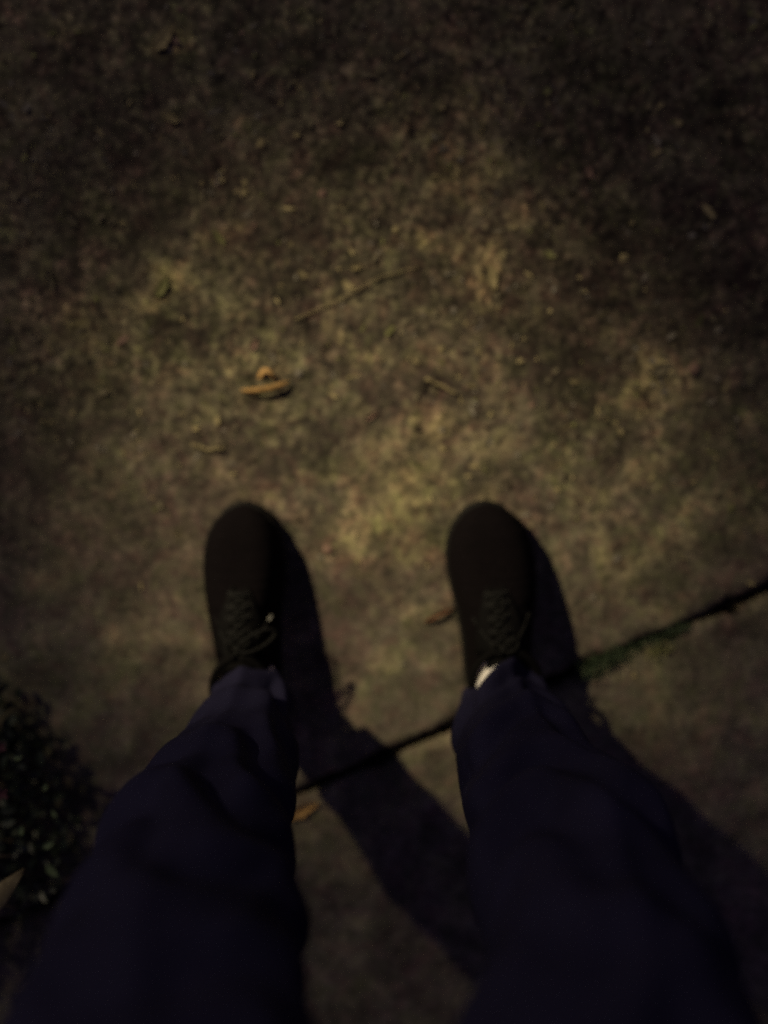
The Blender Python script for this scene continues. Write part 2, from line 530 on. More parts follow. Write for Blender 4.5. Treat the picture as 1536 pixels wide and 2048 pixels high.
# curled ochre leaf ahead of the feet, the sharpest thing on the ground: a rolled blade with a hooked tip
def curled_leaf():
    root_p = G(530, 775)
    root = empty('dry_leaf', (root_p.x, root_p.y, gz(root_p.x, root_p.y)))
    A = G(485, 786) - root_p; B = G(582, 768) - root_p
    d = (B - A); L = d.length; d.normalize(); nrm = Vector((-d.y, d.x, 0))
    V, F = [], []
    nl, nw = 34, 10
    random.seed(4)
    for i in range(nl + 1):
        t = i / nl
        h = 0.0145 * (math.sin(math.pi * (0.04 + 0.93 * t)) ** 0.45)
        if i % 2: h *= 0.86
        sag = -0.004 * (1 - (2 * t - 1) ** 2)         # crescent
        for j in range(nw + 1):
            a = -0.5 + 2.5 * j / nw                    # arc of the roll, open at the front
            r = h * 0.5
            y = -math.cos(a) * r * 0.95
            z = r + math.sin(a) * r
            q = A + d * (L * t) + nrm * (y + sag + 0.004) + Vector((0, 0, z + 0.0006 + 0.002 * t))
            V.append(q)
    for i in range(nl):
        for j in range(nw):
            a = i * (nw + 1) + j
            F.append((a, a + nw + 1, a + nw + 2, a + 1))
    bl = mesh('blade', V, F, M_leaf_y, root, True)
    m = bl.modifiers.new('t', 'SOLIDIFY'); m.thickness = 0.0008
    # hooked tip that stands up behind the blade
    pts = []
    for px, py, z in ((549, 778, 0.006), (549, 762, 0.010), (545, 750, 0.012), (537, 741, 0.012), (528, 740, 0.009), (521, 748, 0.005), (518, 758, 0.002)):
        q = G(px, py, z) - root_p; pts.append(q)
    V, F = [], []
    for k, q in enumerate(pts):
        wv = (0.002, 0.0028, 0.004, 0.0065, 0.0085, 0.0075, 0.0035)[k]
        dd = (pts[min(k + 1, 6)] - pts[max(k - 1, 0)]).normalized()
        side = dd.cross(Vector((0, 0, 1))).normalized()
        V += [q - side * wv * 0.5 + Vector((0, 0, 0.002)), q, q + side * wv * 0.5 + Vector((0, 0, -0.002))]
    for k in range(6):
        for j in range(2):
            a = k * 3 + j
            F.append((a, a + 3, a + 4, a + 1))
    tp = mesh('leaf_tip', V, F, M_leaf_y, root, True)
    m = tp.modifiers.new('t', 'SOLIDIFY'); m.thickness = 0.0009
    tp.modifiers.new('s', 'SUBSURF').levels = 1
    return root
setp(curled_leaf(), 'rolled up ochre dead leaf with a hooked tip, ahead of the left shoe', 'leaf')

LEAVES = [
 # px, py, length, width, angle, mat, curl, bend, serr, seed, label
 (603, 1620, 0.056, 0.024, R(25), M_leaf_y, 0.75, 0.15, 0.08, 11, 'orange brown dead leaf between the legs, in the angle of the joint'),
 (876, 1226, 0.046, 0.009, R(26), M_leaf_r, 0.8, -0.5, 0.06, 12, 'rust red curved leaf touching the inner side of the right shoe'),
 (980, 556, 0.034, 0.028, R(-70), M_leaf_t, 0.5, 0.2, 0.05, 13, 'broad straw coloured leaf ahead of the right shoe, brightest on the ground'),
 (1322, 738, 0.030, 0.020, R(30), M_grey_t, 0.3, 0.1, 0.05, 16, 'flat grey tan leaf at the right with a round pinkish pebble beside it'),
 (328, 82, 0.034, 0.026, R(50), M_leaf_t, 0.4, 0.2, 0.05, 18, 'pale leaf in the dark far left corner of the ground'),
 (342, 236, 0.026, 0.014, R(-30), M_leaf_t, 0.5, 0.3, 0.0, 19, 'small pale leaf on dark ground, below the leaf in the far left corner'),
 (440, 476, 0.024, 0.010, R(-50), M_leaf_g, 0.5, 0.2, 0.0, 20, 'pale greenish sliver of leaf left of the middle, well ahead of the left shoe'),
 (326, 575, 0.032, 0.018, R(60), M_leaf_g, 0.5, 0.2, 0.0, 21, 'olive leaf left of the rolled leaf and farther from the feet'),
 (742, 832, 0.020, 0.009, R(35), M_leaf_p, 0.5, 0.2, 0.0, 22, 'small pink leaf scrap between the rolled leaf and the right shoe'),
 (1178, 346, 0.018, 0.011, R(-60), M_leaf_p, 0.4, 0.2, 0.0, 24, 'pinkish scrap of leaf on the dark ground at the upper right'),
 (100, 560, 0.034, 0.010, R(-75), M_grey_t, 0.6, 0.3, 0.0, 28, 'narrow grey brown leaf near the left edge, on dark ground'),
 (712, 535, 0.016, 0.010, R(10), M_leaf_t, 0.5, 0.2, 0.0, 29, 'tiny pale leaf scrap at the lower end of the long thin twig'),
 (508, 690, 0.018, 0.012, R(60), M_leaf_p, 0.5, 0.2, 0.0, 30, 'dull pink leaf scrap just above the rolled leaf'),
]
for (px, py, L, W, a, m, c, b, s, sd, lab) in LEAVES:
    setp(leaf_obj('dry_leaf', px, py, L, W, a, m, c, b, s, 0.001, random.Random(sd).uniform(-.25, .25), 0, sd), lab, 'leaf', 'single dead leaves on the concrete')

def stone(px, py, r, mat, label, seed):
    random.seed(seed)
    bm = bmesh.new()
    bmesh.ops.create_icosphere(bm, subdivisions=2, radius=r)
    for v in bm.verts:
        v.co *= random.uniform(0.75, 1.2)
        v.co.z *= 0.35
    me = bpy.data.meshes.new('pebble'); bm.to_mesh(me); bm.free()
    o = link_mesh('pebble', me, mat, None, True)
    p = G(px, py)
    o.location = (p.x, p.y, gz(p.x, p.y) + r * 0.15)
    setp(o, label, 'pebble', 'pebbles on the concrete')
    return o
stone(656, 1100, 0.0085, M_leaf_p, 'pinkish pebble on the ground between the two shoes', 1)
stone(1386, 738, 0.0085, M_leaf_p, 'round pinkish pebble right of the flat grey tan leaf', 2)
stone(793, 461, 0.0055, M_leaf_t, 'small pale round pebble alone above the long thin twig', 3)
stone(1249, 515, 0.0065, M_leaf_t, 'small pale pebble on dark ground, upper right of the broad straw leaf', 4)
stone(599, 748, 0.006, M_grit, 'grey pebble just right of the rolled leaf', 5)
stone(523, 288, 0.007, M_leaf_t, 'pale tan pebble on dark ground far ahead of the left shoe', 6)
stone(645, 388, 0.007, M_leaf_p, 'dull pink pebble left of the long thin twig and beyond it', 7)

def twig(pts, r0, r1, mat, label, seed):
    rnd = random.Random(seed)
    P = []
    for k in range(len(pts) - 1):
        a = G(*pts[k]); b = G(*pts[k + 1])
        for i in range(6):
            P.append(a.lerp(b, i / 6))
    P.append(G(*pts[-1]))
    Q = []
    for k, p in enumerate(P):
        q = p + Vector((rnd.uniform(-1, 1), rnd.uniform(-1, 1), 0)) * r0 * 0.5
        Q.append(Vector((q.x, q.y, gz(q.x, q.y) + r0 + 0.0025)))
    o0 = Q[0].copy()
    rad = [r0 + (r1 - r0) * k / (len(Q) - 1) for k in range(len(Q))]
    o = tube('twig', [q - o0 for q in Q], rad, mat)
    o.location = o0
    setp(o, label, 'twig', 'twigs on the concrete')
twig([(852, 758), (880, 770), (912, 788)], 0.0026, 0.0020, M_leaf_t, 'short pale thick twig between the rolled leaf and the right edge', 1)
twig([(590, 640), (680, 600), (760, 555), (838, 535)], 0.0011, 0.0008, M_leaf_t, 'long thin pale twig slanting across the middle, ahead of both shoes', 2)
twig([(385, 890), (420, 900), (450, 895)], 0.0022, 0.0014, M_leaf_t, 'short pale twig just ahead of the left shoe toe', 5)

# ================================================================== weeds in the joint
def small_leaves(name, centres, n, size, mat, parent, seed, spread, zr, up=0.4, shape=1.7):
    rnd = random.Random(seed)
    V, F = [], []
    for _ in range(n):
        c = rnd.choice(centres)
        x = c[0] + rnd.gauss(0, spread[0]); y = c[1] + rnd.gauss(0, spread[1]); z = rnd.uniform(*zr)
        s = rnd.uniform(*size)
        yaw = rnd.uniform(0, 6.28); pit = rnd.uniform(-0.2, up); rol = rnd.uniform(-0.7, 0.7)
        m = Matrix.Rotation(yaw, 3, 'Z') @ Matrix.Rotation(-pit, 3, 'Y') @ Matrix.Rotation(rol, 3, 'X')
        b = len(V)
        for lx, ly, lz in ((0, 0, 0), (.35, .28, .06), (.75, .22, .05), (1, 0, -.05), (.75, -.22, .05), (.35, -.28, .06), (.5, 0, -.02)):
            q = m @ Vector((lx * s * shape / 1.2, ly * s, lz * s))
            V.append((x + q.x, y + q.y, z + q.z))
        for k in range(6):
            F.append((b + k, b + (k + 1) % 6, b + 6))
    return mesh(name, V, F, mat, parent, False)

def joint_pts(px0, px1, n):
    out = []
    for k in range(n):
        px = px0 + (px1 - px0) * k / (n - 1)
        py = 1588 + (px - 600) * (1180 - 1588) / (1536 - 600)
        p = G(px, py); out.append((p.x, p.y))
    return out
wr = empty('weeds', G(1240, 1309))
wo_ = wr.location
def rel(L): return [(a - wo_.x, b - wo_.y) for a, b in L]
small_leaves('foliage', rel(joint_pts(1165, 1235, 8)), 360, (0.003, 0.006), M_weed, wr, 3, (0.006, 0.007), (-0.004, 0.012))
setp(small_leaves('foliage', rel(joint_pts(1225, 1375, 12)), 230, (0.003, 0.006), M_weed, wr, 4, (0.006, 0.0045), (-0.008, 0.006)), kind='stuff')
small_leaves('foliage', rel([(G(1330, 1292).x, G(1330, 1292).y), (G(1300, 1305).x, G(1300, 1305).y), (G(1318, 1300).x, G(1318, 1300).y)]), 90, (0.003, 0.006), M_leaf_g, wr, 5, (0.006, 0.004), (0.001, 0.006))
for o in wr.children: o['kind'] = 'stuff'
setp(wr, 'low green weeds and moss growing in the pavement joint right of the right ankle', 'weeds')
mo = small_leaves('moss', joint_pts(420, 1536, 60), 1300, (0.0025, 0.005), M_soil, None, 6, (0.008, 0.002), (-0.022, -0.010))
setp(mo, 'dark crumbs of earth and moss deep in the pavement joint', 'moss', None, 'stuff')

# ================================================================== dark shrub at the left edge
def shrub():
    c = G(-190, 1600)
    root = empty('shrub', (c.x, c.y, -0.035))
    rnd = random.Random(12)
    # stems
    stems = []
    for k in range(16):
        a = rnd.uniform(-0.9, 0.9) if k < 11 else rnd.uniform(0, 6.28)
        rr = rnd.uniform(0.12, 0.27); h = rnd.uniform(0.08, 0.24)
        tip = Vector((math.cos(a) * rr, math.sin(a) * rr * 0.8, h))
        stems.append(tip)
        pts = [Vector((0, 0, 0)).lerp(tip, t / 6) + Vector((0, 0, 0.07 * math.sin(math.pi * t / 6))) for t in range(7)]
        if k < 10:
            tube('stem', pts, [0.004 - 0.0004 * i for i in range(7)], M_bark, root, 6)
    # leaf mound: boundary follows the ragged edge in the photograph
    V, F = [], []
    edge = [(20, 1375), (38, 1440), (70, 1490), (112, 1495), (118, 1545), (150, 1600), (160, 1650), (150, 1700), (140, 1750), (95, 1790), (60, 1840)]
    E = [G(a, b, 0.06) - root.location for a, b in edge]
    def inside_pt():
        i = rnd.randrange(len(E) - 1)
        e = E[i].lerp(E[i + 1], rnd.random())
        t = rnd.random() ** 0.8
        cc = Vector((-0.03, e.y * 0.9, 0))
        q = e.lerp(cc, t)
        return q, t
    for _ in range(2600):
        q, t = inside_pt()
        z = 0.035 + rnd.uniform(0.01, 0.10 + 0.10 * t)
        s = rnd.uniform(0.008, 0.017)
        m = Matrix.Rotation(rnd.uniform(0, 6.28), 3, 'Z') @ Matrix.Rotation(rnd.uniform(-.6, .9), 3, 'Y') @ Matrix.Rotation(rnd.uniform(-.9, .9), 3, 'X')
        b = len(V)
        for lx, ly, lz in ((0, 0, 0), (.35, .30, .08), (.75, .24, .05), (1.05, 0, -.08), (.75, -.24, .05), (.35, -.30, .08), (.5, 0, -.02)):
            w_ = m @ Vector((lx * s * 1.3, ly * s * 1.2, lz * s))
            V.append((q.x + w_.x - s * 0.4, q.y + w_.y, z + w_.z))
        for k in range(6): F.append((b + k, b + (k + 1) % 6, b + 6))
    fm = []
    for _ in range(2600):
        fm += [1 if rnd.random() < 0.10 else 0] * 6
    fo = mesh('foliage', V, F, [M_bush, M_bush_m], root, False, fm)
    setp(fo, kind='stuff')
    # paler leaves one can pick out
    for px, py, z, s, ang, m_ in ((104, 1742, 0.13, 0.022, R(-50), M_bush_l), (42, 1662, 0.16, 0.013, R(80), M_bush_l), (96, 1690, 0.15, 0.016, R(30), M_bush_l),
                                  (108, 1628, 0.14, 0.011, R(120), M_bush_l), (35, 1515, 0.15, 0.012, R(10), M_bush_l), (90, 1575, 0.14, 0.010, R(60), M_bush_l)):
        p = G(px, py, z) - root.location
        VV = []
        for lx, ly, lz in ((-.5, 0, 0), (-.2, .26, .06), (.2, .22, .05), (.55, 0, -.05), (.2, -.22, .05), (-.2, -.26, .06), (0, 0, -.02)):
            r_ = Matrix.Rotation(ang, 3, 'Z') @ Vector((lx * s, ly * s, lz * s))
            VV.append(r_)
        lf = mesh('leaf', VV, [(k, (k + 1) % 6, 6) for k in range(6)], m_, root)
        lf.location = p
    for px, py, z, s in ((2, 1492, 0.16, 0.008), (4, 1586, 0.17, 0.009)):
        p = G(px, py, z) - root.location
        VV, FF = [Vector((0, 0, 0))], []
        for k in range(15):
            a = 2 * math.pi * k / 15
            rr = s * (1.0 if k % 3 != 0 else 0.45)
            VV.append(Vector((math.cos(a) * rr, math.sin(a) * rr, 0.003)))
        FF = [(0, 1 + k, 1 + (k + 1) % 15) for k in range(15)]
        bl = mesh('blossom', VV, FF, M_blossom, root); bl.location = p
    setp(root, 'dark small leaved shrub with faint pink blossom at the left edge of the concrete', 'shrub')
shrub()
# straw-coloured strap leaf lying over the shrub
def strap():
    A = G(-70, 1856, 0.25); B = G(50, 1736, 0.24)
    V, F = [], []
    n = 10
    d = (B - A).normalized(); s = Vector((-d.y, d.x, 0))
    o0 = A.copy()
    for k in range(n + 1):
        t = k / n
        wv = 0.0125 * (1 - max(0, (t - 0.55) / 0.45) ** 1.6) + 0.0006
        q = A.lerp(B, t) - o0 + Vector((0, 0, 0.015 * math.sin(math.pi * t)))
        V += [q - s * wv + Vector((0, 0, 0.004)), q, q + s * wv + Vector((0, 0, 0.004))]
    for k in range(n):
        for j in range(2):
            a = 3 * k + j; F.append((a, a + 3, a + 4, a + 1))
    o = mesh('dead_frond', V, F, M_leaf_t, None, True)
    o.location = o0
    o.modifiers.new('t', 'SOLIDIFY').thickness = 0.001
    setp(o, 'straw coloured strap shaped dead leaf resting on the dark shrub at the left edge', 'leaf')
strap()

# ================================================================== the person
def ellipsoid_chain(parts):
    """tapered limbs as overlapping ellipsoid hulls; parts: list of [(point, rx, ry)...]"""
    bm = bmesh.new()
    for ch in parts:
        n = len(ch)
        for k in range(n - 1):
            (p, r1), (q, r2) = ch[k], ch[k + 1]
            p = Vector(p); q = Vector(q)
            d = q - p
            L = d.length
            steps = max(2, int(L / (min(r1[0], r2[0], r1[1], r2[1]) * 0.35)))
            rings = []
            axis_ = d.normalized()
            sx_ = Vector((1, 0, 0)) if abs(axis_.x) < 0.85 else Vector((0, 1, 0))
            b_ = axis_.cross(sx_).normalized(); a_ = b_.cross(axis_).normalized()
            prof = []
            R1 = min(r1); R2 = min(r2)
            levels = [(-R1 * math.cos(t), math.sin(t), 0) for t in (0.3, 0.7, 1.1)] + [(0, 1, 0)]
            levels += [(L * i / 6, 1, i / 6) for i in range(1, 6)]
            levels += [(L, 1, 1)] + [(L + R2 * math.cos(t), math.sin(t), 1) for t in (1.1, 0.7, 0.3)]
            for (dist, sc, f) in levels:
                ra = (r1[0] * (1 - f) + r2[0] * f) * sc; rb = (r1[1] * (1 - f) + r2[1] * f) * sc
                rings.append([bm.verts.new(p + axis_ * dist + a_ * math.cos(6.2832 * i / 16) * ra + b_ * math.sin(6.2832 * i / 16) * rb) for i in range(16)])
            for i in range(len(rings) - 1):
                for j in range(16):
                    bm.faces.new((rings[i][j], rings[i][(j + 1) % 16], rings[i + 1][(j + 1) % 16], rings[i + 1][j]))
            bm.faces.new(rings[0][::-1]); bm.faces.new(rings[-1])
    bmesh.ops.recalc_face_normals(bm, faces=bm.faces)
    return bm

def remeshed(name, bm, voxel, mat, parent=None, smooth_it=6):
    me = bpy.data.meshes.new(name); bm.to_mesh(me); bm.free()
    o = bpy.data.objects.new(name, me); COL.objects.link(o)
    m = o.modifiers.new('r', 'REMESH'); m.mode = 'VOXEL'; m.voxel_size = voxel
    s = o.modifiers.new('s', 'SMOOTH'); s.iterations = smooth_it; s.factor = 0.5
    dg = bpy.context.evaluated_depsgraph_get()
    nm = bpy.data.meshes.new_from_object(o.evaluated_get(dg))
    bpy.data.objects.remove(o)
    nm.name = name
    return link_mesh(name, nm, mat, parent, True)

def c2(r): return (r, r)
ANK_L = (-0.183, -0.372); ANK_R = (0.158, -0.378)
body_parts = []
for sx_, ank, toe in ((-1, ANK_L, (-0.186, -0.16)), (1, ANK_R, (0.136, -0.16))):
    hipx = 0.10 * sx_
    body_parts.append([((hipx, -0.46, 0.86), (0.085, 0.09)), ((-0.168 if sx_ < 0 else 0.168, -0.41, 0.56), (0.055, 0.055)), ((-0.172 if sx_ < 0 else 0.170, -0.405, 0.33), (0.048, 0.05)), ((ank[0], ank[1] - 0.01, 0.09), (0.033, 0.036))])
    body_parts.append([((ank[0], ank[1] - 0.035, 0.045), (0.028, 0.028)), ((ank[0], -0.26, 0.045), (0.034, 0.024)), ((toe[0], toe[1] - 0.01, 0.032), (0.034, 0.014))])
# torso leaning forward a little, head bowed towards the phone
body_parts.append([((0, -0.46, 0.90), (0.155, 0.10)), ((0, -0.46, 1.08), (0.135, 0.095)), ((0, -0.43, 1.26), (0.155, 0.11)), ((0, -0.415, 1.36), (0.15, 0.085))])
body_parts.append([((0, -0.41, 1.38), c2(0.055)), ((0, -0.375, 1.47), c2(0.05))])
head_c = Vector((0, -0.335, 1.555))
body_parts.append([((0, -0.355, 1.575), (0.072, 0.085)), ((0, -0.305, 1.53), (0.066, 0.085))])
body_parts.append([((0, -0.28, 1.50), (0.045, 0.045)), ((0, -0.272, 1.478), (0.034, 0.034))])   # jaw and chin
body_parts.append([((0, -0.235, 1.545), (0.010, 0.010)), ((0, -0.217, 1.522), (0.014, 0.012))])    # nose
for s_ in (-1, 1):
    body_parts.append([((0.073 * s_, -0.335, 1.56), (0.007, 0.014)), ((0.076 * s_, -0.325, 1.535), (0.006, 0.010))])  # ears
    body_parts.append([((0.15 * s_, -0.42, 1.35), c2(0.055)), ((0.215 * s_, -0.40, 1.13), c2(0.044)), ((0.20 * s_, -0.385, 1.09), c2(0.042)),
                       ((0.075 * s_, -0.20, 1.235), c2(0.026))])
    body_parts.append([((0.075 * s_, -0.20, 1.235), (0.024, 0.022)), ((0.058 * s_, -0.125, 1.262), (0.016, 0.030))])   # palm
    for k, (ly, ln) in enumerate(((-0.085, 0.062), (-0.105, 0.068), (-0.125, 0.062), (-0.145, 0.052))):               # fingers under and round the phone edge
        body_parts.append([((0.060 * s_, ly - 0.01, 1.262), c2(0.0085)), ((0.050 * s_, ly, 1.2505), c2(0.008)), ((0.022 * s_, ly + 0.004, 1.2415 - 0.002 * k), c2(0.0072))])
    body_parts.append([((0.066 * s_, -0.15, 1.262), c2(0.012)), ((0.056 * s_, -0.105, 1.281), c2(0.010)), ((0.034 * s_, -0.078, 1.279), c2(0.0085))])  # thumb
person = remeshed('person', ellipsoid_chain(body_parts), 0.0045, M_skin, None, 4)
setp(person, 'person standing in navy trousers and black shoes, looking down at the ground', 'person')

# eyes and hair
for s_ in (-1, 1):
    bm = bmesh.new(); bmesh.ops.create_uvsphere(bm, u_segments=12, v_segments=8, radius=0.012)
    me = bpy.data.meshes.new('eye'); bm.to_mesh(me); bm.free()
    e = link_mesh('eye', me, M_shadesock, person, True); e.location = (0.03 * s_, -0.2405, 1.558)
    bm = bmesh.new(); bmesh.ops.create_uvsphere(bm, u_segments=10, v_segments=6, radius=0.006)
    me = bpy.data.meshes.new('iris'); bm.to_mesh(me); bm.free()
    i_ = link_mesh('iris', me, M_hair, e, True); i_.location = (0, 0.0065, -0.005)
hb = ellipsoid_chain([[((0, -0.372, 1.592), (0.082, 0.094)), ((0, -0.335, 1.60), (0.076, 0.078))], [((0, -0.40, 1.56), (0.076, 0.06)), ((0, -0.41, 1.52), (0.06, 0.05))]])
hair = remeshed('hair', hb, 0.006, M_hair, person, 3)
lips = mesh('mouth', [(-0.022, -0.2325, 1.497), (0, -0.2265, 1.501), (0.022, -0.2325, 1.497), (0.0, -0.231, 1.491)], [(0, 1, 2, 3)], M_leaf_p, person, True)
lips.modifiers.new('t', 'SOLIDIFY').thickness = 0.006

# jacket: torso and sleeves
jp = [[((0, -0.465, 0.90), (0.218, 0.140)), ((0, -0.46, 1.08), (0.165, 0.12)), ((0, -0.43, 1.26), (0.175, 0.13)), ((0, -0.415, 1.365), (0.165, 0.095))],
      [((0, -0.412, 1.39), (0.068, 0.068)), ((0, -0.40, 1.425), (0.062, 0.062))]]
for s_ in (-1, 1):
    jp.append([((0.155 * s_, -0.42, 1.355), c2(0.068)), ((0.225 * s_, -0.40, 1.13), c2(0.058)), ((0.205 * s_, -0.385, 1.085), c2(0.056)), ((0.10 * s_, -0.235, 1.21), c2(0.040))])
jacket = remeshed('jacket', ellipsoid_chain(jp), 0.008, M_jacket, person, 4)
jacket['label'] = 'plain black jacket'

# ---- trousers, each leg lofted from hem to hip
HEM_Z = 0.10
LEG_L = [  # image row, left x, right x of the silhouette, height
 (1412, 424, 576, 0.115), (1440, 408, 584, 0.155), (1482, 392, 588, 0.20), (1535, 338, 588, 0.27), (1584, 296, 583, 0.33), (1630, 254, 578, 0.40), (1700, 202, 574, 0.48), (1800, 160, 588, 0.56), (1900, 112, 601, 0.62), (2048, 20, 611, 0.70)]
LEG_R = [
 (1412, 934, 1088, 0.115), (1440, 924, 1106, 0.155), (1482, 914, 1136, 0.20), (1535, 914, 1192, 0.27), (1584, 924, 1232, 0.33), (1630, 940, 1278, 0.40), (1700, 950, 1342, 0.48), (1800, 962, 1385, 0.56), (1900, 968, 1445, 0.62), (2048, 962, 1520, 0.70)]
def leg_mesh(tab, side, seed):
    keys = []
    for (py, xl, xr, z) in tab:
        a = G(xl, py, z); b = G(xr, py, z)
        keys.append((z, (a.x + b.x) / 2, a.y, (b.x - a.x) / 2))
    keys.append((0.79, keys[-1][1] * 0.82, keys[-1][2] - 0.03, 0.108))
    keys.append((0.88, 0.098 * side, -0.455, 0.105))
    kz = np.array([k[0] for k in keys])
    NR, NS = 190, 112
    zs = np.linspace(keys[0][0], keys[-1][0], NR)
    cx = np.interp(zs, kz, [k[1] for k in keys]); cy = np.interp(zs, kz, [k[2] for k in keys]); ra = np.interp(zs, kz, [k[3] for k in keys])
    ker = np.hanning(17); ker /= ker.sum()
    def sm(v): return np.convolve(np.pad(v, 8, mode='edge'), ker, 'valid')
    cx, cy, ra = sm(cx), sm(cy), sm(ra)
    T = np.linspace(0, 2 * np.pi, NS, endpoint=False)
    Z, TT = np.meshgrid(zs, T, indexing='ij')
    CX, CY, RA = cx[:, None], cy[:, None], ra[:, None]
    RB = RA * (1.02 - 0.26 * np.clip((Z - 0.14) / 0.26, 0, 1))
    ct, st = np.cos(TT), np.sin(TT)
    sq = 0.93
    ux = np.sign(ct) * np.abs(ct) ** sq; uy = np.sign(st) * np.abs(st) ** sq
    # folds: drapes round the leg, tighter towards the hem, softer at the knee
    def ncyl(fz, ft, sd):      # noise seamless round the leg
        return vn(Z * fz + ct * ft + 20, st * ft + 7 + Z * fz * 0.15, sd) - 0.5
    ph = ncyl(3, 1.1, seed) * 9
    low = np.exp(-((Z - 0.14) / 0.07) ** 2)
    knee = np.exp(-((Z - 0.47) / 0.13) ** 2)
    f1 = np.sin(Z * 95 + 2.2 * np.cos(TT - 1.2 * side) + ph) * (0.0020 + 0.0045 * low)
    f2 = np.sin(Z * 48 - 2.6 * np.cos(TT + 0.9) + ph * 0.8) * (0.0042 + 0.0055 * knee)
    f3 = ncyl(9, 1.6, seed + 3) * 0.014 + ncyl(26, 3.5, seed + 5) * 0.0045
    crease = 0.005 * np.exp(-((np.mod(TT - np.pi / 2 + 0.12 * side + np.pi, 2 * np.pi) - np.pi) / 0.13) ** 2)
    D = f1 + f2 + f3 + crease
    X = CX + ux * (RA + D * 0.8)
    Y = CY + uy * (RB + D)
    # hem: front rests on the instep, back hangs lower
    hem = np.exp(-((Z - zs[0]) / 0.05))
    Zm = Z - hem * (0.045 * (0.5 - 0.5 * st)) + hem * 0.004 * np.sin(3 * TT + seed)
    if side == 1:      # pulled back on the inner front, where the white sock shows
        g_ = np.exp(-(((np.mod(TT - 2.25 + np.pi, 2 * np.pi) - np.pi)) / 0.30) ** 2) * np.exp(-((Z - zs[0]) / 0.045) ** 2)
        X = X + ct * -0.028 * g_; Y = Y + st * -0.028 * g_; Zm = Zm + 0.012 * g_
    V = np.stack([X, Y, Zm], -1).reshape(-1, 3)
    i = np.arange(NR - 1)[:, None]; j = np.arange(NS)[None, :]
    a = i * NS + j; b = i * NS + (j + 1) % NS
    F = np.stack([a.ravel(), b.ravel(), (b + NS).ravel(), (a + NS).ravel()], 1)
    return V, F
VL, FL = leg_mesh(LEG_L, -1, 3)
VR, FR = leg_mesh(LEG_R, 1, 8)
# hips: closed loft over the top of both legs
hv, hf = [], []
NSH = 48
hip = [(0.80, 0.19, 0.10, -0.45), (0.84, 0.205, 0.118, -0.46), (0.90, 0.20, 0.125, -0.465), (0.97, 0.185, 0.118, -0.462), (1.0, 0.175, 0.110, -0.46)]
for (z, a_, b_, yc) in hip:
    for k in range(NSH):
        t = 2 * math.pi * k / NSH
        hv.append((math.cos(t) * a_, yc + math.sin(t) * b_, z))
for r_ in range(len(hip) - 1):
    for k in range(NSH):
        hf.append((r_ * NSH + k, r_ * NSH + (k + 1) % NSH, (r_ + 1) * NSH + (k + 1) % NSH, (r_ + 1) * NSH + k))
hf.append(tuple(range(NSH))[::-1])
nL = len(VL); nR = len(VR)
allV = np.vstack([VL, VR, np.array(hv)])
allF = FL.tolist() + (FR + nL).tolist() + [tuple(i + nL + nR for i in f) for f in hf]
tro = mesh('trousers', allV.tolist(), allF, M_navy, person, True)
tro['label'] = 'navy blue trousers with soft folds'
tm = tro.modifiers.new('t', 'SOLIDIFY'); tm.thickness = 0.0018; tm.offset = -1

